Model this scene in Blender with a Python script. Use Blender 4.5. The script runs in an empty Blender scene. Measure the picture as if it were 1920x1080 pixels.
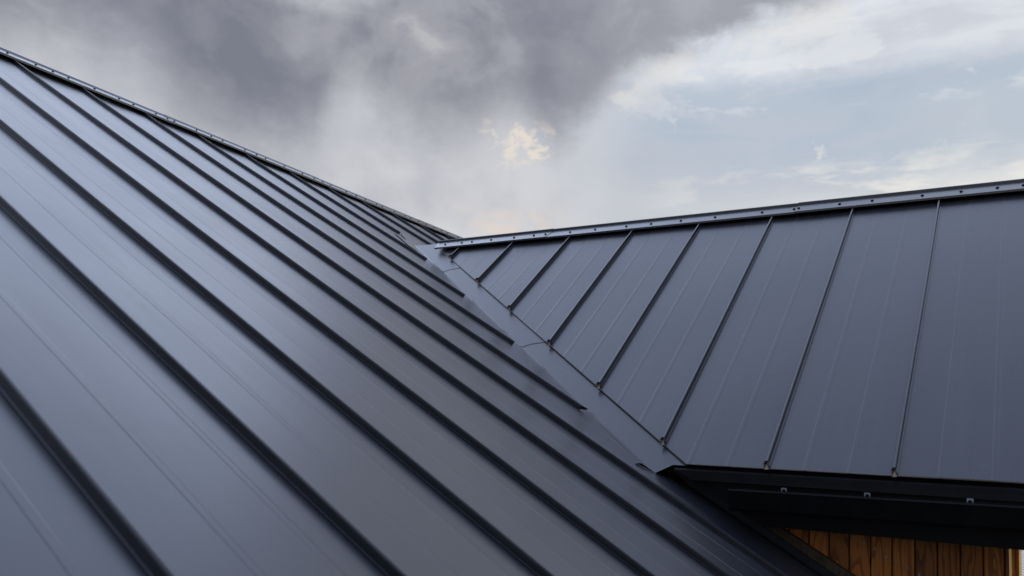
import bpy, bmesh, math, random
from mathutils import Vector, Matrix

random.seed(7)
rad = math.radians
S = bpy.context.scene
COL = S.collection

# ---------------------------------------------------------------- camera
# The lens sits 0.9 m above the lower edge of the main roof, at the origin.
RIGHT = Vector((0.5235429306607108, -0.8504913808851394, 0.050667650382496085))
UP = Vector((-0.11949970786090756, -0.014419846697646246, 0.9927295139373937))
FWD = Vector((0.8435772754030018, 0.5257912884988729, 0.10918288035375791))
cd = bpy.data.cameras.new('camera')
cam = bpy.data.objects.new('camera', cd)
COL.objects.link(cam)
m = Matrix.Identity(4)
for r in range(3):
    m[r][0] = RIGHT[r]; m[r][1] = UP[r]; m[r][2] = -FWD[r]
cam.matrix_world = m
cd.sensor_width = 36.0
cd.lens = 36.0 * 1576.035 / 1920.0
cd.shift_y = (664.088 - 540.0) / 1920.0
cd.clip_start = 0.05
cd.clip_end = 3000.0
cd.dof.use_dof = True
cd.dof.focus_distance = 5.2
cd.dof.aperture_fstop = 3.5
S.camera = cam

# ---------------------------------------------------------------- sky
SUN_AZ, SUN_EL = -24.0, 25.0          # degrees from +X towards +Y, height
world = bpy.data.worlds.new('World')
S.world = world
world.use_nodes = True
NT = world.node_tree
NT.nodes.clear()


class G:
    """small expression helper for node maths"""
    def __init__(self, nt): self.nt = nt
    def _in(self, sock, v):
        if v is None: return
        if isinstance(v, (int, float)): sock.default_value = v
        elif isinstance(v, (tuple, list)):
            sock.default_value = tuple(v) + ((1.0,) if len(sock.default_value) == 4 and len(v) == 3 else ())
        else: self.nt.links.new(v, sock)
    def math(self, op, a, b=None, c=None, clamp=False):
        n = self.nt.nodes.new('ShaderNodeMath'); n.operation = op; n.use_clamp = clamp
        self._in(n.inputs[0], a); self._in(n.inputs[1], b); self._in(n.inputs[2], c)
        return n.outputs[0]
    def add(self, a, b): return self.math('ADD', a, b)
    def sub(self, a, b): return self.math('SUBTRACT', a, b)
    def mul(self, a, b): return self.math('MULTIPLY', a, b)
    def vec(self, op, a, b=None):
        n = self.nt.nodes.new('ShaderNodeVectorMath'); n.operation = op
        self._in(n.inputs[0], a)
        if b is not None:
            if op == 'SCALE': self._in(n.inputs[3], b)
            else: self._in(n.inputs[1], b)
        return n.outputs['Value'] if op in ('DOT_PRODUCT', 'LENGTH', 'DISTANCE') else n.outputs[0]
    def smooth(self, v, lo, hi, t0=0.0, t1=1.0):
        n = self.nt.nodes.new('ShaderNodeMapRange'); n.interpolation_type = 'SMOOTHSTEP'
        self._in(n.inputs[0], v); self._in(n.inputs[1], lo); self._in(n.inputs[2], hi)
        self._in(n.inputs[3], t0); self._in(n.inputs[4], t1)
        return n.outputs[0]
    def lin(self, v, lo, hi, t0=0.0, t1=1.0):
        n = self.nt.nodes.new('ShaderNodeMapRange')
        self._in(n.inputs[0], v); self._in(n.inputs[1], lo); self._in(n.inputs[2], hi)
        self._in(n.inputs[3], t0); self._in(n.inputs[4], t1)
        return n.outputs[0]
    def noise(self, vec, scale, detail=5.0, rough=0.55, dist=0.0, color=False):
        n = self.nt.nodes.new('ShaderNodeTexNoise')
        self._in(n.inputs['Vector'], vec); n.inputs['Scale'].default_value = scale
        n.inputs['Detail'].default_value = detail; n.inputs['Roughness'].default_value = rough
        n.inputs['Distortion'].default_value = dist
        return n.outputs['Color'] if color else n.outputs[0]
    def mix(self, f, a, b, blend='MIX'):
        n = self.nt.nodes.new('ShaderNodeMix'); n.data_type = 'RGBA'; n.blend_type = blend
        n.clamp_factor = True
        self._in(n.inputs[0], f); self._in(n.inputs[6], a); self._in(n.inputs[7], b)
        return n.outputs[2]
    def comb(self, x, y, z):
        n = self.nt.nodes.new('ShaderNodeCombineXYZ')
        self._in(n.inputs[0], x); self._in(n.inputs[1], y); self._in(n.inputs[2], z)
        return n.outputs[0]
    def sep(self, v):
        n = self.nt.nodes.new('ShaderNodeSeparateXYZ'); self._in(n.inputs[0], v)
        return n.outputs
    def curve(self, v, pts):
        n = self.nt.nodes.new('ShaderNodeFloatCurve')
        self._in(n.inputs['Value'], v)
        c = n.mapping.curves[0]
        c.points[0].location = pts[0]; c.points[1].location = pts[-1]
        for p in pts[1:-1]: c.points.new(*p)
        for p in c.points: p.handle_type = 'AUTO_CLAMPED'
        n.mapping.update()
        return n.outputs[0]
    def ramp(self, v, stops, interp='EASE'):
        n = self.nt.nodes.new('ShaderNodeValToRGB'); self._in(n.inputs[0], v)
        cr = n.color_ramp; cr.interpolation = interp
        cr.elements[0].position = stops[0][0]; cr.elements[0].color = stops[0][1] + (1,)
        cr.elements[1].position = stops[-1][0]; cr.elements[1].color = stops[-1][1] + (1,)
        for p, c in stops[1:-1]:
            e = cr.elements.new(p); e.color = c + (1,)
        return n.outputs[0]


def build_sky():
    g = G(NT)
    tc = NT.nodes.new('ShaderNodeTexCoord')
    d = g.vec('NORMALIZE', tc.outputs['Generated'])
    x, y, z = g.sep(d)
    az = g.mul(g.math('ARCTAN2', y, x), 57.29578)
    el = g.mul(g.math('ARCSINE', z), 57.29578)
    # noise coordinates: the sphere itself, flattened a little so clouds lie in layers
    dn = g.vec('MULTIPLY', d, (1.0, 1.0, 1.5))
    ds = g.vec('MULTIPLY', d, (1.0, 1.0, 0.45))          # falling streaks
    nA_ = g.sub(g.noise(dn, 4.2, 7, 0.55, 0.3), 0.5)
    nB_ = g.sub(g.noise(dn, 13.0, 8, 0.6, 0.4), 0.5)
    nS = g.sub(g.noise(ds, 7.5, 4, 0.5, 0.25), 0.5)
    nP = g.sub(g.noise(g.vec('ADD', dn, (3.1, 1.7, 0.4)), 10.0, 8, 0.62, 0.5), 0.5)
    nF = g.sub(g.noise(g.vec('ADD', dn, (7.1, 2.7, 1.4)), 2.4, 5, 0.5, 0.2), 0.5)
    # open sky and thin high cloud
    skyt = NT.nodes.new('ShaderNodeTexSky'); skyt.sky_type = 'NISHITA'; skyt.sun_disc = False
    skyt.sun_elevation = rad(SUN_EL); skyt.sun_rotation = rad(90.0 - SUN_AZ)
    skyt.air_density = 1.0; skyt.dust_density = 2.0
    clear = g.vec('SCALE', skyt.outputs[0], 0.10)
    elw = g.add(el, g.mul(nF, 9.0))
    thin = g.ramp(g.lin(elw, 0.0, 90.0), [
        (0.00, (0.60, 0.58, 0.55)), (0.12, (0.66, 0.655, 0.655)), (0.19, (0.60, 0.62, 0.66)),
        (0.26, (0.66, 0.70, 0.78)), (0.315, (0.80, 0.86, 0.98)), (0.38, (1.42, 1.60, 2.02)), (0.43, (1.42, 1.64, 2.14)), (0.54, (0.80, 0.93, 1.28)), (0.72, (0.70, 0.80, 1.10)), (0.86, (0.50, 0.58, 0.80)), (1.0, (0.46, 0.53, 0.74))])  # bright band above the view, added to lift the sheen on the roofs
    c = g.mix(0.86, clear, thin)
    # light gathers towards the hidden sun
    sd = Vector((math.cos(rad(SUN_EL)) * math.cos(rad(SUN_AZ)), math.cos(rad(SUN_EL)) * math.sin(rad(SUN_AZ)), math.sin(rad(SUN_EL))))
    cs = g.vec('DOT_PRODUCT', d, tuple(sd))
    glow = g.smooth(g.add(cs, g.mul(nA_, 0.05)), 0.78, 1.0)
    lowglow = g.mul(g.smooth(el, 17.5, 12.5), g.smooth(az, 30.0, 2.0))
    c = g.mix(g.mul(glow, 0.6), c, (0.93, 0.91, 0.82))
    c = g.mix(g.mul(lowglow, 0.85), c, (0.86, 0.85, 0.77))
    # pale bright cloud under the dark mass
    eb = g.add(el, g.add(g.mul(nB_, 3.4), g.mul(nA_, 4.5)))
    pale = g.mul(g.mul(g.smooth(eb, 21.5, 24.0), g.smooth(eb, 31.0, 28.0)), g.mul(g.smooth(az, 30.0, 22.0), g.smooth(az, -50.0, -20.0)))
    c = g.mix(g.mul(pale, 0.85), c, (0.69, 0.73, 0.79))
    # blue-grey layer low in the clear part
    ebl = g.add(el, g.add(g.mul(nB_, 2.2), g.mul(nF, 2.0)))
    band = g.mul(g.mul(g.smooth(ebl, 16.6, 19.6), g.smooth(ebl, 25.2, 23.2)), g.mul(g.smooth(az, 34.0, 20.0), g.smooth(az, -60.0, -15.0, 0.25, 1.0)))
    c = g.mix(g.mul(band, g.add(0.80, g.mul(nA_, 0.9))), c, (0.42, 0.50, 0.60))
    lay = g.sub(g.noise(g.vec('MULTIPLY', d, (1.0, 1.0, 5.5)), 5.0, 7, 0.58, 0.5), 0.5)
    layer = g.mul(g.smooth(lay, -0.05, 0.12), g.mul(g.smooth(el, 31.0, 27.0), g.smooth(az, 34.0, 22.0)))
    c = g.mix(g.mul(layer, 0.55), c, (0.52, 0.555, 0.63))
    # ragged bright puffs on its edges
    puff = g.mul(g.smooth(g.add(nP, g.mul(nB_, 0.35)), 0.095, 0.17), g.mul(g.smooth(el, 13.5, 16.0), g.smooth(el, 26.0, 23.0)))
    puff = g.mul(puff, g.smooth(az, 33.0, 16.0))
    c = g.mix(g.mul(puff, 0.5), c, g.mix(g.smooth(az, 12.0, 24.0), (0.86, 0.85, 0.80), (0.74, 0.77, 0.81)))
    dw = g.vec('MULTIPLY', d, (1.0, 1.0, 4.2))
    nW = g.sub(g.noise(g.vec('ADD', dw, (1.3, 0.2, 5.0)), 7.0, 8, 0.6, 0.3), 0.5)
    wisp = g.mul(g.smooth(nW, 0.0, 0.13), g.mul(g.mul(g.smooth(el, 14.0, 15.5), g.smooth(el, 20.5, 17.5)), g.smooth(az, 26.0, 12.0)))
    c = g.mix(g.mul(wisp, 0.7), c, (0.84, 0.83, 0.77))
    wisp2 = g.mul(g.smooth(g.add(nW, g.mul(nB_, 0.5)), 0.05, 0.15), g.mul(g.mul(g.smooth(el, 21.5, 23.0), g.smooth(el, 28.5, 25.5)), g.smooth(az, 24.0, 17.0)))
    c = g.mix(g.mul(wisp2, 0.5), c, (0.80, 0.82, 0.85))
    lilac = g.mul(g.smooth(nW, -0.02, -0.12), g.mul(g.mul(g.smooth(el, 21.5, 23.5), g.smooth(el, 30.0, 27.0)), g.smooth(az, 22.0, 14.0)))
    c = g.mix(g.mul(lilac, 0.55), c, (0.60, 0.62, 0.69))
    # light grey veil on the left, under the dark cloud
    veil = g.mul(g.smooth(az, 20.0, 34.0), g.smooth(el, 33.0, 25.0))
    c = g.mix(g.mul(veil, 0.75), c, g.mix(g.smooth(g.add(nA_, g.mul(nS, 0.8)), -0.16, 0.2), (0.47, 0.475, 0.52), (0.68, 0.68, 0.70)))
    peach = g.mul(g.smooth(g.add(nP, g.mul(nA_, 0.4)), 0.0, 0.16), g.mul(g.mul(g.smooth(el, 12.5, 14.0), g.smooth(el, 16.8, 15.2)), g.mul(g.smooth(az, 40.0, 33.0), g.smooth(az, 20.0, 27.0))))
    c = g.mix(g.mul(peach, 0.5), c, (0.80, 0.66, 0.56))
    # the dark rain cloud: ragged lower edge with falling streaks
    azn = g.lin(az, -180.0, 180.0)
    low = [(-180, 6), (-150, 8), (-120, 16), (-90, 30), (-60, 37), (-30, 36), (-8, 34), (0, 33), (6, 31), (11, 29.2), (16.7, 27.2), (22, 26.0), (24.8, 24.8), (27.7, 22.0), (29.5, 20.7), (31.5, 21.6),
           (33, 22.2), (37.2, 20.6), (41.5, 21.2), (43.8, 22.8), (46, 19.9), (49.5, 18.6), (53.5, 19.2), (56, 21.0), (58.5, 22.3), (65, 21.3), (75, 21.0), (95, 20), (120, 13), (150, 6), (180, 6)]  # unseen stretch behind the camera added to dim seam sides and wood
    lb = g.mul(g.curve(azn, [((a + 180) / 360.0, e / 50.0) for a, e in low]), 50.0)
    nD = g.sub(g.noise(dn, 42.0, 6, 0.65, 0.6), 0.5)
    edge = g.sub(g.add(el, g.add(g.add(g.mul(nB_, 4.2), g.mul(nD, 1.5)), g.add(g.mul(nA_, 2.4), g.mul(nS, 2.6)))), lb)
    soft = g.smooth(az, 20.0, 36.0, 1.1, 3.0)
    dark = g.smooth(edge, g.mul(soft, -1.0), g.mul(soft, 1.1))
    hb = [(-180, 34), (-90, 44), (0, 45), (15, 45), (22, 43), (29, 37.5), (36, 33.0), (44, 29.0), (60, 28.0), (90, 29), (180, 34)]  # unseen upper edge, shaped for the tones reflected in the roofs
    ht = g.mul(g.curve(azn, [((a + 180) / 360.0, e / 50.0) for a, e in hb]), 50.0)
    tsoft = g.smooth(az, 42.0, 25.0, 1.6, 4.5)
    top = g.smooth(g.sub(g.add(el, g.mul(nA_, 6.0)), ht), tsoft, g.mul(tsoft, -1.0))
    dark = g.mul(dark, top)
    shade = g.add(g.mul(nS, 1.6), g.add(g.mul(nB_, 1.0), g.mul(nA_, 0.8)))
    dcol = g.ramp(g.add(g.mul(shade, 1.0), 0.5), [(0.20, (0.185, 0.195, 0.245)), (0.45, (0.235, 0.243, 0.292)), (0.72, (0.335, 0.34, 0.385)), (0.95, (0.47, 0.47, 0.50))])
    dcol = g.mix(g.smooth(az, 40.0, 14.0, 0.0, 0.55), dcol, (0.43, 0.435, 0.485))
    c = g.mix(g.mul(dark, 0.96), c, dcol)
    # lit rim and a warm gap at the cloud's lower edge, on the sun's side
    rim = g.mul(g.mul(g.smooth(edge, -2.6, -0.6), g.smooth(edge, 0.9, -0.4)), g.mul(g.smooth(az, 38.0, 27.0), g.smooth(g.add(g.mul(nP, 0.7), g.add(nB_, g.mul(nD, 0.6))), -0.02, 0.13)))
    c = g.mix(g.mul(rim, 0.42), c, (0.84, 0.81, 0.76))
    wd = Vector((math.cos(rad(20.4)) * math.cos(rad(32.2)), math.cos(rad(20.4)) * math.sin(rad(32.2)), math.sin(rad(20.4))))
    dd = g.vec('LENGTH', g.vec('MULTIPLY', g.vec('SUBTRACT', d, tuple(wd)), (1.0, 1.0, 1.7)))
    brk = g.mul(g.smooth(g.add(dd, g.add(g.mul(nB_, -0.12), g.mul(nD, -0.07))), 0.050, 0.012), g.smooth(g.add(g.mul(nP, 0.6), g.add(g.mul(nB_, 1.2), g.mul(nD, 0.8))), -0.06, 0.12))
    c = g.mix(g.mul(brk, 0.65), c, (0.86, 0.765, 0.65))
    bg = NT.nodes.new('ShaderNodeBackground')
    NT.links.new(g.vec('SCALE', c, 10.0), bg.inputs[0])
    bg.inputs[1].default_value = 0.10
    out = NT.nodes.new('ShaderNodeOutputWorld')
    NT.links.new(bg.outputs[0], out.inputs[0])
    return sd


SUN_DIR = build_sky()
sl = bpy.data.lights.new('sun', 'SUN')
sl.energy = 1.2
sl.angle = rad(14.0)
sl.color = (1.0, 0.93, 0.82)
sun = bpy.data.objects.new('sun', sl)
COL.objects.link(sun)
sun.rotation_euler = (-SUN_DIR).to_track_quat('-Z', 'Y').to_euler()

S.view_settings.view_transform = 'Standard'
S.view_settings.look = 'None'
S.view_settings.exposure = 0.0
S.view_settings.gamma = 1.0
S.view_settings.use_curve_mapping = False
S.render.engine = 'CYCLES'
S.cycles.max_bounces = 8
S.cycles.use_denoising = True

# ---------------------------------------------------------------- materials
def new_mat(name):
    mt = bpy.data.materials.new(name); mt.use_nodes = True
    nt = mt.node_tree
    return mt, nt, nt.nodes['Principled BSDF'], G(nt)


def metal_paint(name, base, rough, spec=0.5, specks=True, run=(9.0, 9.0, 9.0)):
    """matt polyester-coated sheet: tone differs a little from sheet to sheet, faint run-off streaks, dust specks, slight waves"""
    mt, nt, bs, g = new_mat(name)
    tc = nt.nodes.new('ShaderNodeTexCoord')
    oi = nt.nodes.new('ShaderNodeObjectInfo')
    p = tc.outputs['Object']
    n1 = g.noise(p, 1.7, 4, 0.5)
    n3 = g.noise(g.vec('MULTIPLY', p, run), 1.0, 6, 0.62, 0.3)
    n4 = g.noise(p, 14.0, 7, 0.68, 0.5)
    col = g.mix(g.smooth(n3, 0.40, 0.78, 0.0, 0.45), base, tuple(min(1, v * 1.35 + 0.006) for v in base))
    col = g.vec('SCALE', col, g.add(0.86, g.mul(oi.outputs['Random'], 0.28)))
    if specks:
        vo = nt.nodes.new('ShaderNodeTexVoronoi'); vo.inputs['Scale'].default_value = 11.0
        nt.links.new(p, vo.inputs['Vector'])
        dots = g.smooth(vo.outputs['Distance'], 0.030, 0.012)
        keep = g.math('GREATER_THAN', g.sep(vo.outputs['Color'])[0], 0.88)
        col = g.mix(g.mul(g.mul(dots, keep), 0.75), col, (0.36, 0.31, 0.24))
        col = g.mix(g.smooth(n4, 0.60, 0.80, 0.0, 0.22), col, (0.10, 0.10, 0.105))
    nt.links.new(col, bs.inputs['Base Color'])
    r = g.add(g.mul(g.sub(n3, 0.5), 0.13), g.add(g.mul(g.sub(n1, 0.5), 0.10), g.add(rough - 0.015, g.mul(oi.outputs['Random'], 0.03))))
    r = g.add(r, g.smooth(n4, 0.58, 0.80, 0.0, 0.10))
    nt.links.new(r, bs.inputs['Roughness'])
    bs.inputs['Specular IOR Level'].default_value = spec
    bs.inputs['Specular Tint'].default_value = (0.86, 0.92, 1.0, 1.0)   # blue-grey pigment flakes
    if specks:                                 # thin varnish over the pigment
        bs.inputs['Coat Weight'].default_value = 0.55
        bs.inputs['Coat Roughness'].default_value = 0.27
    b2 = nt.nodes.new('ShaderNodeBump'); b2.inputs['Strength'].default_value = 0.18; b2.inputs['Distance'].default_value = 0.004
    nt.links.new(g.noise(p, 3.4, 2, 0.4), b2.inputs['Height'])
    nt.links.new(b2.outputs[0], bs.inputs['Normal'])
    return mt


def plain(name, base, rough=0.6, metallic=0.0, vary=0.25, scale=20.0):
    mt, nt, bs, g = new_mat(name)
    tc = nt.nodes.new('ShaderNodeTexCoord')
    n = g.noise(tc.outputs['Object'], scale, 5, 0.6)
    nt.links.new(g.mix(n, tuple(v * (1 - vary) for v in base), tuple(min(1, v * (1 + vary)) for v in base)), bs.inputs['Base Color'])
    bs.inputs['Roughness'].default_value = rough
    bs.inputs['Metallic'].default_value = metallic
    return mt


def wood(name, light, dark, rough=0.55):
    """sawn board: growth rings cut lengthways, each board offset by its own number"""
    mt, nt, bs, g = new_mat(name)
    tc = nt.nodes.new('ShaderNodeTexCoord')
    oi = nt.nodes.new('ShaderNodeObjectInfo')
    off = g.comb(g.mul(oi.outputs['Random'], 3.7), g.mul(oi.outputs['Random'], 11.3), g.mul(oi.outputs['Random'], 23.1))
    p = g.vec('ADD', tc.outputs['Object'], off)
    ps = g.vec('MULTIPLY', p, (9.0, 9.0, 1.5))
    n = g.noise(ps, 1.0, 3, 0.45, 0.4)
    rings = g.math('FRACT', g.mul(n, 11.0))
    line = g.mul(g.smooth(rings, 0.45, 0.92), g.smooth(rings, 1.0, 0.94))
    fib = g.noise(g.vec('MULTIPLY', p, (160.0, 160.0, 4.0)), 1.0, 4, 0.6)
    tone = g.add(0.66, g.mul(oi.outputs['Random'], 0.68))
    col = g.mix(g.mul(line, 0.8), light, dark)
    col = g.mix(g.smooth(fib, 0.4, 0.75, 0.0, 0.35), col, dark)
    col = g.vec('SCALE', col, tone)
    nt.links.new(col, bs.inputs['Base Color'])
    bs.inputs['Roughness'].default_value = rough
    bs.inputs['Specular IOR Level'].default_value = 0.3
    b = nt.nodes.new('ShaderNodeBump'); b.inputs['Strength'].default_value = 0.3; b.inputs['Distance'].default_value = 0.001
    nt.links.new(fib, b.inputs['Height']); nt.links.new(b.outputs[0], bs.inputs['Normal'])
    return mt


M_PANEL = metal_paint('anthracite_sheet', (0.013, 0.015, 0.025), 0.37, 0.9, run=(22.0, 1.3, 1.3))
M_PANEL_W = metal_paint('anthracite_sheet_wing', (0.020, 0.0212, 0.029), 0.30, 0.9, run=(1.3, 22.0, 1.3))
M_TRIM = metal_paint('anthracite_trim', (0.025, 0.027, 0.036), 0.29, 0.95)
M_SEAM_SHADED = metal_paint('anthracite_seam_shaded', (0.007, 0.0075, 0.011), 0.30, 0.28, specks=False)  # sheet paint darkened: shade on the seam sides put into the colour
M_BLACK = metal_paint('black_metal', (0.0022, 0.0022, 0.003), 0.40, 0.16, specks=False)
M_EDGE = plain('cut_sheet_edge', (0.30, 0.27, 0.24), 0.45, 0.6)
M_ZINC = plain('bright_zinc', (0.26, 0.30, 0.35), 0.45, 0.9)
M_DECK = plain('roof_underlay', (0.012, 0.012, 0.013), 0.9)
M_FOAM = plain('closure_foam', (0.020, 0.019, 0.019), 0.9, 0, 0.6, 45.0)
M_WOOD = wood('larch_board', (0.34, 0.122, 0.026), (0.115, 0.030, 0.007))
M_PINE_LIT = wood('lit_pine', (0.92, 0.62, 0.24), (0.72, 0.36, 0.09))  # pale timber with the bright side light put into its colour
M_GREYWOOD = wood('weathered_board', (0.060, 0.045, 0.031), (0.03, 0.021, 0.014), 0.8)
M_SHED = plain('galvanised_sheet', (0.30, 0.31, 0.33), 0.5, 0.2)
M_PLASTER = plain('wall_board', (0.05, 0.035, 0.025), 0.9)

# ---------------------------------------------------------------- helpers
def link(name, verts, faces, mat, parent=None, smooth_angle=None, edge_mat=None, edge_faces=()):
    me = bpy.data.meshes.new(name)
    me.from_pydata([tuple(v) for v in verts], [], faces)
    me.materials.append(mat)
    if edge_mat:
        me.materials.append(edge_mat)
        for i in edge_faces: me.polygons[i].material_index = 1
    if smooth_angle is not None:
        me.polygons.foreach_set('use_smooth', [True] * len(me.polygons))
        me.set_sharp_from_angle(angle=rad(smooth_angle))
    me.update()
    o = bpy.data.objects.new(name, me)
    COL.objects.link(o)
    if parent: o.parent = parent
    return o


def empty(name, label, cat, loc=(0, 0, 0)):
    o = bpy.data.objects.new(name, None); COL.objects.link(o)
    o['label'] = label; o['category'] = cat
    return o


def extrude(name, prof, path, mat, parent=None, closed=True, smooth_angle=None, caps=True):
    """sweep a profile (list of 3-D offsets) along a list of 3-D points"""
    n = len(prof); V = []; F = []
    for p in path:
        for q in prof: V.append(Vector(p) + Vector(q))
    rng = n if closed else n - 1
    for i in range(len(path) - 1):
        for j in range(rng):
            a = i * n + j; b = i * n + (j + 1) % n
            F.append((a, b, b + n, a + n))
    if closed and caps:
        F.append(tuple(range(n))[::-1]); F.append(tuple(range((len(path) - 1) * n, len(path) * n)))
    return link(name, V, F, mat, parent, smooth_angle)


def box(name, lo, hi, mat, parent=None, bevel=0.0):
    bm = bmesh.new(); bmesh.ops.create_cube(bm, size=1.0)
    lo = Vector(lo); hi = Vector(hi)
    for v in bm.verts:
        v.co = Vector([lo[k] + (v.co[k] + 0.5) * (hi[k] - lo[k]) for k in range(3)])
    if bevel: bmesh.ops.bevel(bm, geom=list(bm.edges), offset=bevel, segments=1, affect='EDGES')
    me = bpy.data.meshes.new(name); bm.to_mesh(me); bm.free(); me.materials.append(mat)
    o = bpy.data.objects.new(name, me); COL.objects.link(o)
    if parent: o.parent = parent
    return o


# ---------------------------------------------------------------- the two roof planes
YA, ZA, TA = 6.066774, 2.511591, 0.566054     # main roof rises towards +Y up to its ridge line
XB, ZB, TB = 5.706229, 1.647906, 0.839462     # wing roof rises towards +X
PA, PB = math.atan(TA), math.atan(TB)
NA = Vector((0, -math.sin(PA), math.cos(PA)))
NB = Vector((-math.sin(PB), 0, math.cos(PB)))
XR = 5.80                                      # wing ridge
YR = 6.16                                      # main ridge
XE = 3.70                                      # wing eave
YE = 0.25                                      # main eave
XW = 3.90                                      # face of the wing's timber wall
def fa(x, y, h=0.0): return Vector((x, y, ZA + TA * (y - YA))) + NA * h
def fb(x, y, h=0.0): return Vector((x, y, ZB + TB * (x - XB))) + NB * h
def fold(x): return YA + (ZB + TB * (x - XB) - ZA) / TA        # y of the valley fold at x
def foldx(y): return XB + (ZA + TA * (y - YA) - ZB) / TB       # x of the valley fold at y

# ---------------------------------------------------------------- ground
gm, gnt, gbs, gg = new_mat('meadow_ground')
gt = gnt.nodes.new('ShaderNodeTexCoord')
gn = gg.noise(gt.outputs['Object'], 0.15, 8, 0.65)
gnt.links.new(gg.mix(gg.smooth(gn, 0.35, 0.65), (0.045, 0.055, 0.025), (0.085, 0.075, 0.05)), gbs.inputs['Base Color'])
gbs.inputs['Roughness'].default_value = 0.95
ground = link('ground', [(-1500, -1500, -6.5), (1500, -1500, -6.5), (1500, 1500, -6.5), (-1500, 1500, -6.5)], [(0, 1, 2, 3)], gm)
ground['kind'] = 'structure'

# ---------------------------------------------------------------- main house
house = empty('house', 'dark standing seam main roof filling the left, its ridge falling to the right', 'house')
SEAM_A = {-7: -2.11, -6: -1.61, -5: -1.11, -4: -0.61, -3: -0.11, -2: 0.389, -1: 0.888, 0: 1.391, 1: 1.893, 2: 2.384, 3: 2.880, 4: 3.376,
          5: 3.900, 6: 4.400, 7: 4.912, 8: 5.440, 9: 5.965}
for i in range(10, 19): SEAM_A[i] = 5.965 + (i - 9) * 0.5
HEM = 0.15; HEM_P = 0.006                                     # how far above the fold the main panels stop, along y


def a_end(x):
    if x < 3.63: return YE
    if x <= XR: return fold(x) + HEM_P
    return max(fold(2 * XR - x) + HEM_P, YE)


deckA = link('roof_deck', [fa(-2.6, YE + .03, -.05), fa(XW, YE + .03, -.05), fa(XW, fold(3.95) + 0.3, -.05), fa(XR, fold(XR) + .3, -.05), fa(10.45, fold(2 * XR - 7.9) + .3, -.05), fa(10.45, YR, -.05), fa(-2.6, YR, -.05),
                           fa(-2.6, YE + .03, -.12), fa(XW, YE + .03, -.12), fa(XW, fold(3.95) + 0.3, -.12), fa(XR, fold(XR) + .3, -.12), fa(10.45, fold(2 * XR - 7.9) + .3, -.12), fa(10.45, YR, -.12), fa(-2.6, YR, -.12)],
             [(0, 1, 2, 3, 4, 5, 6), (13, 12, 11, 10, 9, 8, 7)] + [(i, i + 7, (i + 1) % 7 + 7, (i + 1) % 7) for i in range(7)], M_DECK, house)
zr = ZA + TA * (YR - YA)
backA = link('roof_deck', [(-2.6, YR, zr - .05), (10.45, YR, zr - .05), (10.45, YR + 5.8, zr - .05 - 5.8 * TA), (-2.6, YR + 5.8, zr - .05 - 5.8 * TA),
                           (-2.6, YR, zr - .12), (10.45, YR, zr - .12), (10.45, YR + 5.8, zr - .12 - 5.8 * TA), (-2.6, YR + 5.8, zr - .12 - 5.8 * TA)],
             [(0, 1, 2, 3), (7, 6, 5, 4), (0, 4, 5, 1), (1, 5, 6, 2), (2, 6, 7, 3), (3, 7, 4, 0)], M_PANEL, house)
backA['label'] = 'hidden rear slope of the main roof'


def profile(w, ribs):
    """across a panel: (distance, height), two stiffening beads per panel"""
    P = [(0.0, 0.0), (0.03, 0.0)]
    for c, half in ribs:
        u = c * w
        P += [(u - half - .0035, 0.0), (u - half, 0.0007), (u + half, 0.0007), (u + half + .0035, 0.0)]
    P += [(w - 0.03, 0.0), (w, 0.0)]
    return P


def waves():
    return [(random.uniform(1.6, 6.5), random.uniform(0, 6.28), random.uniform(0.2, 0.7)) for _ in range(4)]


def panel(parent, u0, u1, place, t0f, t1f, ribs, nseg=22, amp=0.0026, mat=None, cut_edge=True, name='roof_panel', corner=None):
    w = u1 - u0; P = profile(w, ribs); W = waves()
    if corner is not None: P = sorted(P + [(corner - u0, 0.0)])   # a column of its own where the lower edge turns
    V = []; F = []; n = len(P)
    for k in range(nseg + 1):
        for (du, h) in P:
            u = u0 + du; a = t0f(u); b = t1f(u); t = a + (b - a) * k / nseg
            oil = sum(c * math.sin(fr * t + ph) for fr, ph, c in W) * amp * math.sin(math.pi * du / w)
            V.append(place(u, t, h + oil))
    for k in range(nseg):
        for j in range(n - 1):
            F.append((k * n + j, k * n + j + 1, (k + 1) * n + j + 1, (k + 1) * n + j))
    ef = []
    if cut_edge:                                # turned-down lower edge, bare metal at its rim
        base = len(V)
        for (du, h) in P:
            u = u0 + du; V.append(place(u, t0f(u) - 0.0015, h - 0.0025))
        for (du, h) in P:
            u = u0 + du; V.append(place(u, t0f(u) - 0.001, h - 0.008))
        for j in range(n - 1):
            F.append((base + j, base + j + 1, j + 1, j)); ef.append(len(F) - 1)
            F.append((base + n + j, base + n + j + 1, base + j + 1, base + j))
    return link(name, V, F, mat or M_PANEL, parent, 9, M_EDGE, ef)


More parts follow.
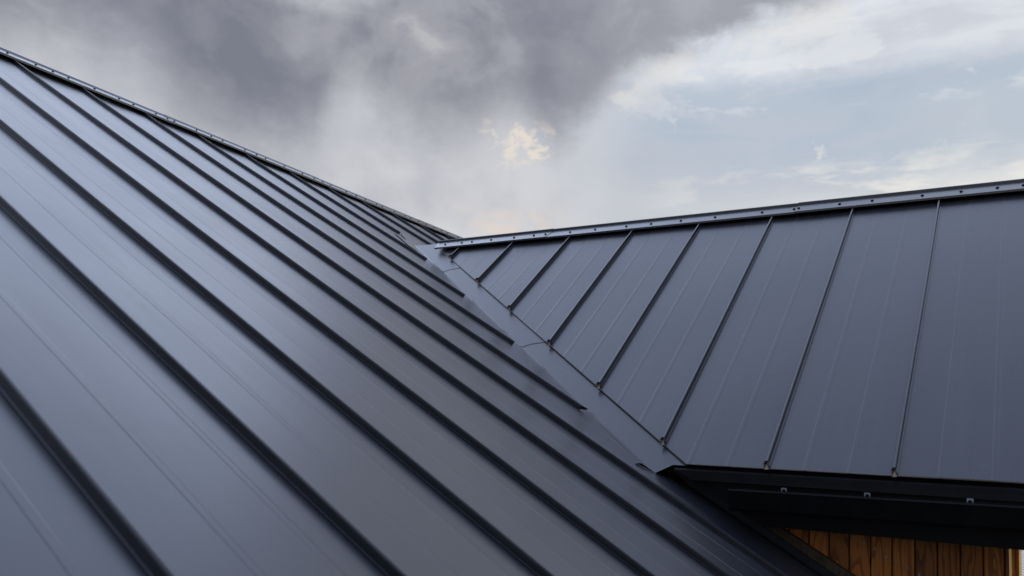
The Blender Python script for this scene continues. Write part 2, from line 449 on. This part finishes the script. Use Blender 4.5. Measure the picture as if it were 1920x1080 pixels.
def seam(parent, place, u, t0, t1, h, name='standing_seam', side=1, nseg=16, wob=0.0012):
    """folded upright between two panels: base lip, thin web, rounded lock on top"""
    P = [(-0.013, 0.0005), (-0.013, 0.0035), (-0.0065, 0.0045), (-0.0058, h - 0.0025), (-0.0046, h - 0.0006), (-0.0036, h), (0.0040, h), (0.0052, h - 0.0008),
         (0.0060, h - 0.003), (0.0058, h - 0.013), (0.0028, h - 0.0145), (0.0028, 0.0005)]
    P = [(side * a, b) for a, b in P]
    n = len(P); V = []; F = []
    ph = random.uniform(0, 6.28); fr = random.uniform(1.5, 3.2)
    for k in range(nseg + 1):
        t = t0 + (t1 - t0) * k / nseg
        dx = wob * math.sin(fr * t + ph)
        for a, b in P: V.append(place(u + a + dx, t, b))
    for k in range(nseg):
        for j in range(n):
            a = k * n + j; b = k * n + (j + 1) % n
            F.append((a, b, b + n, a + n) if side > 0 else (a + n, b + n, b, a))
    F.append(tuple(range(n))); F.append(tuple(range(nseg * n, nseg * n + n))[::-1])
    return link(name, V, F, M_SEAM_SHADED, parent, 35, M_TRIM, [k * n + j for k in range(nseg) for j in ((1,) if side > 0 else (1, 5))])  # lip and wing lock top in lighter trim, sky highlight put into the colour


RIB_A = [(0.395, 0.009), (0.755, 0.009)]
for i in range(-7, 18):
    x0, x1 = SEAM_A[i], SEAM_A[i + 1]
    if i == 4:
        panel(deckA, x0, 3.63, fa, lambda u: YE, lambda u: YR, [(0.62, 0.009)], 26)
        panel(deckA, 3.63, x1, fa, lambda u: fold(u) + HEM_P, lambda u: YR, [(0.42, 0.009)], 26)
        panel(deckA, 3.63, XW - .005, fa, lambda u: YE, lambda u: fold(u) + 0.04, [(0.45, 0.009)], 20)
    else:
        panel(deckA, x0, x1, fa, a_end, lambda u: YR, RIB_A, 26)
for i, x in SEAM_A.items():
    if i <= 4: e = YE + 0.01
    elif i <= 8: e = fold(x) + HEM - 0.012
    elif i == 9: e = 5.03
    else: e = max(fold(2 * XR - x) + HEM, YE)
    seam(deckA, fa, x, e, YR - 0.03, 0.0245)
# the lowest cut seam has its lock torn open into a small tab
tx = SEAM_A[5]; ty = fold(tx) + HEM - 0.012
link('seam_tab', [fa(tx - .006, ty, .002), fa(tx - .006, ty, .0245), fa(tx + .012, ty - .030, .024), fa(tx + .020, ty - .022, .012), fa(tx + .006, ty, .0245), fa(tx + .006, ty, .006)],
     [(0, 1, 2, 3), (4, 5, 3, 2), (1, 4, 2)], M_SEAM_SHADED, deckA)
# ridge cap in lapped lengths
def cap_run(parent, prof, joints, along, mat, lapf):
    out = []
    for k in range(len(joints) - 1):
        a, b = joints[k], joints[k + 1]
        lift = lapf(k)
        pr = [Vector(q) + Vector((0, 0, lift)) for q in prof]
        out.append(extrude('ridge_cap', pr, [along(a), along((a + b) / 2), along(b)], mat, parent, closed=False))
    return out


capA = [(0, 5.992, 2.500), (0, 5.990, 2.5145), (0, 6.058, 2.5510), (0, 6.127, 2.5885), (0, 6.139, 2.6075), (0, 6.150, 2.610), (0, 6.19, 2.610), (0, 6.20, 2.60), (0, 6.33, 2.515), (0, 6.33, 2.50)]
jA = [-2.62, -0.4, 2.2, 4.17, 5.97, 7.62, 9.3, 10.5]
capsA = cap_run(house, capA, jA, lambda s: Vector((s, 0, 0)), M_TRIM, lambda k: 0.0025 * (k % 2))


def screw_mesh(r=0.0075):
    """hexagon head on a washer, built along +Z"""
    V = []; F = []
    for z, rr in ((0, r * 1.5), (0.0015, r * 1.5), (0.002, r), (0.0065, r), (0.0075, r * 0.7)):
        for k in range(6):
            a = k * math.pi / 3; V.append((rr * math.cos(a), rr * math.sin(a), z))
    for l in range(4):
        for k in range(6):
            F.append((l * 6 + k, l * 6 + (k + 1) % 6, (l + 1) * 6 + (k + 1) % 6, (l + 1) * 6 + k))
    F.append(tuple(range(24, 30)))
    me = bpy.data.meshes.new('screw'); me.from_pydata(V, [], F); me.materials.append(M_BLACK)
    return me


SCREW = screw_mesh()


def put_screw(parent, loc, nrm, me=None):
    o = bpy.data.objects.new('screw', me or SCREW); COL.objects.link(o); o.parent = parent
    o.location = loc; o.rotation_euler = Vector(nrm).to_track_quat('Z', 'Y').to_euler()
    return o


ncA = Vector((0, -math.sin(rad(28.4)), math.cos(rad(28.4))))
for s in [2.855, 3.053, 3.177, 3.294, 3.5, 3.704, 3.828, 4.031, 4.141, 4.207, 4.425, 4.579, 4.699, 4.949, 5.085, 5.193, 5.425, 5.661, 5.82, 5.939, 6.053, 6.282, 6.437, 6.58, 6.762,
          6.859, 7.07, 7.25, 7.356, 7.505, 7.648, 7.805, 7.955, 8.076, 8.3, 8.5]:
    k = max(j for j in range(len(jA) - 1) if s >= jA[j])
    put_screw(capsA[k], (s, 6.052, 2.5480 + 0.0025 * (k % 2)), ncA)

# crumpled closure strip under the cap, in pieces between the seams
for i in range(-7, 18):
    x0, x1 = SEAM_A[i] + .012, SEAM_A[i + 1] - .012
    V = []; F = []; n = 14
    for k in range(n + 1):
        x = x0 + (x1 - x0) * k / n
        j = random.uniform(-.008, .008); q = random.uniform(-.004, .004)
        V += [fa(x, 6.028 + j, .004), fa(x, 6.034 + j, .014 + q), fa(x, 6.055, .022 + q), fa(x, 6.065, .036)]
    for k in range(n):
        for r in range(3): F.append((k * 4 + r, (k + 1) * 4 + r, (k + 1) * 4 + r + 1, k * 4 + r + 1))
    link('closure_strip', V, F, M_FOAM, house)

# walls below the main roof
zf = lambda y: ZA + TA * (y - YA) - 0.14
link('wall', [(-2.4, YE + .45, -6.5), (XW + .25, YE + .45, -6.5), (XW + .25, YE + .45, zf(YE + .45)), (-2.4, YE + .45, zf(YE + .45)),
              (-2.4, YE + .75, -6.5), (XW + .25, YE + .75, -6.5), (XW + .25, YE + .75, zf(YE + .45)), (-2.4, YE + .75, zf(YE + .45))],
     [(0, 1, 2, 3), (7, 6, 5, 4), (3, 2, 6, 7), (0, 3, 7, 4), (1, 5, 6, 2)], M_WOOD, house)
for gx in (-2.3, 10.1):
    link('wall', [(gx, YE + .75, -6.5), (gx, 11.4, -6.5), (gx, 11.4, zr - .16 - (11.4 - YR) * TA), (gx, YR, zr - .16), (gx, YE + .75, zf(YE + .75)),
                  (gx + .25, YE + .75, -6.5), (gx + .25, 11.4, -6.5), (gx + .25, 11.4, zr - .16 - (11.4 - YR) * TA), (gx + .25, YR, zr - .16), (gx + .25, YE + .75, zf(YE + .75))],
         [(4, 3, 2, 1, 0), (5, 6, 7, 8, 9), (0, 5, 9, 4), (1, 2, 7, 6), (3, 4, 9, 8), (2, 3, 8, 7)], M_WOOD, house)
box('fascia', (-2.6, YE + .02, ZA + TA * (YE - YA) - .24), (XW - .02, YE + .05, ZA + TA * (YE - YA) - .05), M_BLACK, house)

# ---------------------------------------------------------------- wing
wing = empty('house_wing', 'lower wing with steeper dark seamed roof, black gutter and timber wall on the right', 'house wing')
YEND = -0.62
GAP = 0.222                                    # width of the open valley on the wing side, along y
SEAM_B = [4.127, 3.592, 3.066, 2.536, 2.016, 1.497, 0.980, 0.474, -0.05, -0.57]


def b_end(y):                                  # x where the wing panel starts, going up the slope
    return max(XE, foldx(y + GAP))


yt = fold(XE) - .12
dk = [(XE + .03, YEND + .05), (XE + .03, yt), (XR - .08, fold(XR - .08) - .16), (XR - .08, YEND + .05)]
deckB = link('roof_deck', [fb(x, y, -.035) for x, y in dk] + [fb(x, y, -.11) for x, y in dk],
             [(3, 2, 1, 0), (4, 5, 6, 7)] + [(i, (i + 1) % 4, (i + 1) % 4 + 4, i + 4) for i in range(4)], M_DECK, wing)
zrb = ZB + TB * (XR - XB)
deckB2 = link('roof_deck', [(2 * XR - p[0], p[1], p[2]) for p in [tuple(fb(x, y, -.035)) for x, y in dk]] + [(2 * XR - p[0], p[1], p[2]) for p in [tuple(fb(x, y, -.11)) for x, y in dk]],
              [(0, 1, 2, 3), (7, 6, 5, 4)] + [((i + 1) % 4, i, i + 4, (i + 1) % 4 + 4) for i in range(4)], M_PANEL_W, wing)
deckB2['label'] = 'hidden rear slope of the wing roof'
RIB_B = [(0.315, 0.008), (0.665, 0.008)]
fbt = lambda u, t, h: fb(t, -u, h)             # u runs along -y so that panels face up
for j in range(-1, len(SEAM_B) - 1):
    ya = SEAM_B[j] if j >= 0 else 4.34
    yb = SEAM_B[j + 1]
    ribs = RIB_B if j >= 0 else [(0.45, 0.008)]
    e0 = lambda u: min(b_end(-u), XR - 0.02)
    yc = fold(XE) - GAP                        # where valley and eave meet
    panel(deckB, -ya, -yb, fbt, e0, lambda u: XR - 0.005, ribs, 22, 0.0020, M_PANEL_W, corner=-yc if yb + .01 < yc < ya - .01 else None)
for j, y in enumerate(SEAM_B):
    seam(deckB, fbt, -y, b_end(y) + 0.006, XR - 0.088, 0.025, side=-1)
    # crimped lower end with bare metal showing
    s = b_end(y)
    V = [fb(s + .010, y + .007, .001), fb(s + .010, y + .007, .030), fb(s - .008, y + .010, .031), fb(s - .010, y + .008, .002),
         fb(s + .010, y - .009, .001), fb(s + .010, y - .008, .029), fb(s - .006, y - .012, .024), fb(s - .008, y - .010, .002), fb(s + .004, y - .001, .016)]
    link('seam_end', V, [(0, 1, 2, 3), (1, 5, 8, 2), (5, 4, 7, 6), (2, 8, 3), (5, 6, 8), (6, 7, 8), (3, 8, 7)], M_SEAM_SHADED, deckB, None, M_EDGE, (3, 4, 5, 6))
# valley lining: a tray on the wing side and a lap under the main panels, in lapped lengths
def valley_piece(xa, xb, dz, lo_end):
    V = []; F = []
    d = Vector((0.5590, 0.8290, 0)).normalized()
    n = 6
    for k in range(n + 1):
        x = xa + (xb - xa) * k / n
        yf = fold(x)
        skew = 0.10 if (k == 0 and not lo_end) else 0.0
        pB = fb(x + skew * .55, fold(x + skew * .55) - GAP - .10, -.014 + dz)
        pM = fb(x + skew * .3, fold(x + skew * .3) - GAP * .5, -.0135 + dz)
        pF = fa(x, yf, .001 + dz) ; pF.z -= .004
        pA = fa(x, yf + .05, -.012 + dz)
        pA2 = fa(x, yf + HEM + .06, -.014 + dz)
        pC = fb(x, yf - .018, -.010 + dz)
        if lo_end and k == 0:                  # trimmed along the eave
            pB = fb(XE + .002, 1.18, -.014); pM = fb(XE + .001, 1.41, -.0135); pC = fb(3.648, fold(3.648) - .012, -.010)
        V += [pB, pM, pC, pF, pA, pA2]
    for k in range(n):
        for r in range(5): F.append((k * 6 + r, k * 6 + r + 1, (k + 1) * 6 + r + 1, (k + 1) * 6 + r)[::-1])
    return link('valley_flashing', V, F, M_PANEL_W, wing, 20)


valley_piece(3.640, 4.56, 0.0, True)
valley_piece(4.50, 5.46, 0.0022, False)
valley_piece(5.40, 5.85, 0.0044, False)
# saddle: the little folded sheet where the wing ridge dies into the main slope
link('saddle_flashing', [fa(5.86, fold(5.86) + .02, .006), fa(5.90, 4.86, .007), fa(5.84, 4.99, .008), fa(5.60, 4.62, .010), fa(5.62, 4.52, .004)],
     [(0, 1, 2, 3, 4)], M_TRIM, wing)
V = []; F = []
for k in range(13):
    t = k / 12.0
    x = 5.955 - 0.14 * t; y = 5.00 - 0.20 * t + 0.03 * math.sin(t * 3.14)
    hgt = 0.004 + 0.012 * math.sin(t * 3.14)
    V += [fa(x, y, 0.001), fa(x - .006, y - .004, hgt), fa(x + .014, y + .022, hgt + .003)]
for k in range(12):
    F += [(k * 3, k * 3 + 1, k * 3 + 4, k * 3 + 3), (k * 3 + 1, k * 3 + 2, k * 3 + 5, k * 3 + 4)]
link('lifted_hem', V, F, M_SEAM_SHADED, wing)

# wing ridge cap
capB = [(5.679, 0, 1.659), (5.677, 0, 1.672), (5.738, 0, 1.7115), (5.800, 0, 1.7500), (5.7975, 0, 1.7645), (5.802, 0, 1.7695), (5.86, 0, 1.7695), (5.862, 0, 1.7545), (5.923, 0, 1.672), (5.923, 0, 1.655)]
jB = [YEND, 1.35, 3.28, 4.44]
capsB = cap_run(wing, capB, jB, lambda s: Vector((0, s, 0)), M_TRIM, lambda k: 0.003 * ((k + 1) % 2))
me = capsB[-1].data                            # bevel the flange at the free end
for v in me.vertices:
    if abs(v.co.y - 4.44) < 1e-4 and v.co.x < 5.69: v.co.y -= 0.055
    elif abs(v.co.y - 4.44) < 1e-4 and v.co.x < 5.75: v.co.y -= 0.028
nR = Vector((-math.sin(rad(33.8)), 0, math.cos(rad(33.8))))
for s in [4.308, 4.133, 4.028, 3.833, 3.608, 3.42, 3.311, 3.088, 2.869, 2.606, 2.405, 2.172, 1.916, 1.581, 1.364, 1.334, 1.07, 0.869, 0.574, 0.357, 0.162, 0.027, -0.2, -0.45]:
    k = max(j for j in range(len(jB) - 1) if s >= jB[j])
    put_screw(capsB[k], (5.728, s, 1.7055 + 0.003 * ((k + 1) % 2)), nR)
extrude('closure_strip', [fb(5.735, 0, .0) - Vector((0, 0, 0)), fb(5.735, 0, .022), fb(5.745, 0, .022), fb(5.745, 0, 0)], [(0, YEND, 0), (0, 4.30, 0)], M_DECK, wing)

# eave: drip edge, fascia board, soffit
ze = ZB + TB * (XE - XB)
V = [(XE + .004, YEND, ze - .022), (XE + .004, 1.405, ze - .022), (XE - .004, 1.395, ze - .030), (XE - .008, 1.318, ze - .072), (XE - .010, YEND, ze - .072), (XE - .004, YEND, ze - .030),
     (XE + .010, YEND, ze - .074), (XE + .010, 1.318, ze - .074)]
link('drip_edge', V, [(0, 1, 2, 5), (5, 2, 3, 4), (4, 3, 7, 6)], M_BLACK, wing)
yb0 = 1.42
link('fascia', [(XE + .02, YEND, ze - .25), (XE + .02, 1.00, ze - .25), (XE + .02, yb0, ze - .035), (XE + .02, YEND, ze - .03),
                (XE + .05, YEND, ze - .25), (XE + .05, 1.00, ze - .25), (XE + .05, yb0, ze - .035), (XE + .05, YEND, ze - .03)],
     [(0, 3, 2, 1), (4, 5, 6, 7), (0, 1, 5, 4), (1, 2, 6, 5), (0, 4, 7, 3), (2, 3, 7, 6)], M_BLACK, wing)
box('soffit', (XE + .051, YEND, ze - .25), (XW + .02, 0.98, ze - .235), M_BLACK, wing)

for sx in (1, -1):                             # verge boards at the gable end
    q = [(XE + .02, -.06), (XR, -.06), (XR, -.24), (XE + .02, -.24)]
    V = [(x if sx > 0 else 2 * XR - x, yy, ZB + TB * (x - XB) + h) for yy in (YEND + .005, YEND + .035) for x, h in q]
    link('verge_board', V, [(0, 3, 2, 1), (4, 5, 6, 7), (0, 1, 5, 4), (1, 2, 6, 5), (2, 3, 7, 6), (3, 0, 4, 7)], M_BLACK, wing)

# box gutter with slanting front, hung on clips
GY = 1.108; GX = 3.575
prof = [(GX + .105, 0, -.128), (GX + .105, 0, -.222), (GX + .022, 0, -.224), (GX + .012, 0, -.214), (GX, 0, -.150), (GX - .004, 0, -.138), (GX - .002, 0, -.132), (GX + .008, 0, -.132), (GX + .008, 0, -.140),
        (GX + .004, 0, -.150), (GX + .016, 0, -.212), (GX + .10, 0, -.218), (GX + .10, 0, -.128)]
gut = extrude('gutter', prof, [(0, YEND - .02, 0.0185), (0, 0, 0.0118), (0, GY, 0.0)], M_BLACK, wing, smooth_angle=30)
link('end_cap', [(GX + .105, GY + .001, -.128), (GX + .105, GY + .001, -.222), (GX + .022, GY + .001, -.224), (GX + .012, GY + .001, -.214), (GX, GY + .001, -.150), (GX - .003, GY + .001, -.133)], [(0, 1, 2, 3, 4, 5)], M_BLACK, gut)
for y in (0.887, 0.563, 0.204, -0.15, -0.5):
    dz = 0.012 * (1 - y / 1.1)
    V = []; F = []
    arch = [(-.011, 0), (-.011, .015), (.011, .015), (.011, 0), (.0075, 0), (.0075, .005), (.004, .0095), (-.004, .0095), (-.0075, .005), (-.0075, 0)]
    for xx in (3.618, 3.622):
        for a, b in arch: V.append((xx, y + a, -.131 + dz + b))
    n = len(arch)
    F = [(0, 1, 8, 9), (1, 7, 8), (1, 2, 6, 7), (2, 5, 6), (2, 3, 4, 5)]
    F += [tuple(i + n for i in f[::-1]) for f in F] + [(i, i + n, (i + 1) % n + n, (i + 1) % n) for i in range(n)]
    br = link('gutter_clip', V, F, M_ZINC, gut)
    br['label'] = 'bright zinc gutter clip'
    box('clip_strap', (3.578, y - .010, -.140 + dz), (3.72, y + .010, -.136 + dz), M_BLACK, gut)

# timber wall: separate boards over a dark backing
edges = [1.02, 0.932, 0.846, 0.761, 0.679, 0.593, 0.510, 0.423, 0.340, 0.257, 0.176, 0.101]
backing = box('wall_backing', (XW + .024, 0.10, -6.5), (XW + .20, 1.55, ze - .20), M_PLASTER, wing)
link('wall', [(XW + .20, 0.17, -6.5), (9.8, 0.17, -6.5), (9.9, 0.17, -6.5), (9.9, 0.17, -1.7), (XR, 0.17, 1.52), (XW + .20, 0.17, -.06),
              (XW + .20, 0.37, -6.5), (9.9, 0.37, -6.5), (9.9, 0.37, -1.7), (XR, 0.37, 1.52), (XW + .20, 0.37, -.06)],
     [(0, 2, 3, 4, 5), (10, 9, 8, 7, 6), (5, 4, 9, 10), (4, 3, 8, 9), (3, 2, 7, 8)], M_WOOD, wing)
def board(name, y0, y1, xf, xb, z0, z1, mat, parent, b=0.003):
    # own origin, so that each board's grain runs with it
    o = box(name, (xf, 0, 0), (xb, y1 - y0, z1 - z0), mat, parent, b)
    o.location = (0, y0, z0)
    return o


for k in range(len(edges) - 1):
    y1, y0 = edges[k], edges[k + 1]
    board('wall_board', y0 + .0025, y1 - .0025, XW + random.uniform(-.0015, .0015), XW + .022, -6.4, ze - .21, M_WOOD, backing)
ME_WS = screw_mesh(0.0035); ME_WS.materials.clear(); ME_WS.materials.append(M_ZINC)
for y, z in [(.696, -.294), (.659, -.311), (.617, -.331), (.576, -.351), (.533, -.382), (.494, -.399), (.453, -.416), (.407, -.439), (.365, -.463), (.325, -.486)]:
    put_screw(backing, (XW - .0015, y, z), (-1, 0, 0), ME_WS)
board('corner_board', 0.0865, 0.099, XW - .016, XW + .022, -6.4, ze - .21, M_WOOD, wing)
def reveal(y0, y1, xf, xb, mat):
    """splayed board whose face looks out past the corner"""
    P = [(xf, y1), (xb, y0), (xb + .012, y1), (xf + .012, y1 + .0003)]
    V = [(x, y, z + 6.4) for z in (-6.4, ze - .21) for x, y in P]
    o = link('corner_board', V, [(3, 2, 1, 0), (4, 5, 6, 7), (0, 1, 5, 4), (1, 2, 6, 5), (2, 3, 7, 6), (3, 0, 4, 7)], mat, wing)
    o.location.z = -6.4
    return o
reveal(0.0785, 0.0862, XW + .004, XW + .075, M_PINE_LIT)
board('corner_board', 0.0668, 0.0860, XW + .077, XW + .10, -6.4, ze - .21, M_WOOD, wing)
board('corner_board', 0.0548, 0.0900, XW + .104, XW + .12, -6.4, ze - .21, M_BLACK, wing)
board('corner_board', 0.0548, 0.0662, XW + .079, XW + .102, -6.4, ze - .21, M_WOOD, wing)
reveal(0.0465, 0.0545, XW + .08, XW + .16, M_PINE_LIT)

# lifted corner of the valley lining at its lowest point
q = [(3.585, 1.545, .001), (3.610, 1.545, .001), (3.640, 1.475, .001), (3.588, 1.535, .010), (3.612, 1.528, .013), (3.644, 1.470, .004)]
link('flashing_corner', [fa(x, y, h) for x, y, h in q], [(0, 1, 4, 3), (1, 2, 5, 4)], M_SEAM_SHADED, wing)

# where the wall stands on the main roof: upstand flashing and a weathered skirting board along the slope
def sloped(name, xa, xb, h0, h1, mat, y0=YE, y1=1.40):
    pr = [(xa, h0), (xa, h1), (xb, h1), (xb, h0)]
    V = [fa(x, y, 0) + Vector((0, 0, h)) for y in (y0, y1) for x, h in pr]
    return link(name, V, [(0, 1, 2, 3), (7, 6, 5, 4), (0, 4, 5, 1), (1, 5, 6, 2), (2, 6, 7, 3), (3, 7, 4, 0)], mat, wing)


sloped('upstand_flashing', XW - .064, XW - .046, .004, .042, M_SEAM_SHADED)  # dark copy of the sheet paint, eave shade put into its colour
sloped('skirting_board', XW - .045, XW - .002, .012, .085, M_GREYWOOD)

# ---------------------------------------------------------------- neighbour's shed roof, glimpsed past the wall's corner
shed = empty('shed', 'pale corrugated metal shed roof glimpsed past the timber wall corner', 'shed')
C0 = Vector((19.6, 0.22, -1.75)); DR = Vector((0.0, -1.0, -0.6)).normalized(); AC = Vector((1.0, 0.0, 0.05)).normalized()
V = []; F = []; per = 0.30; n = 30
pf = [(0, 0), (.35, 0), (.42, .085), (.9, .085)]
cols = [((i + a) * per - n * per / 2, h) for i in range(n) for a, h in pf]
nn = DR.cross(AC).normalized()
if nn.z < 0: nn = -nn
for t in (-3.0, 3.0):
    for u, h in cols: V.append(C0 + AC * u + DR * t + nn * h)
L = len(cols)
for j in range(L - 1): F.append((j, j + 1, L + j + 1, L + j))
link('roof_sheet', V, F, M_SHED, shed)
q = [C0 + AC * a + DR * t - nn * .05 for a, t in ((-4, -2.7), (4, -2.7), (4, 2.7), (-4, 2.7))]
V = [tuple(p) for p in q] + [(p.x, p.y, -6.5) for p in q]
link('wall', V, [(i, (i + 1) % 4, (i + 1) % 4 + 4, i + 4) for i in range(4)], M_PLASTER, shed)
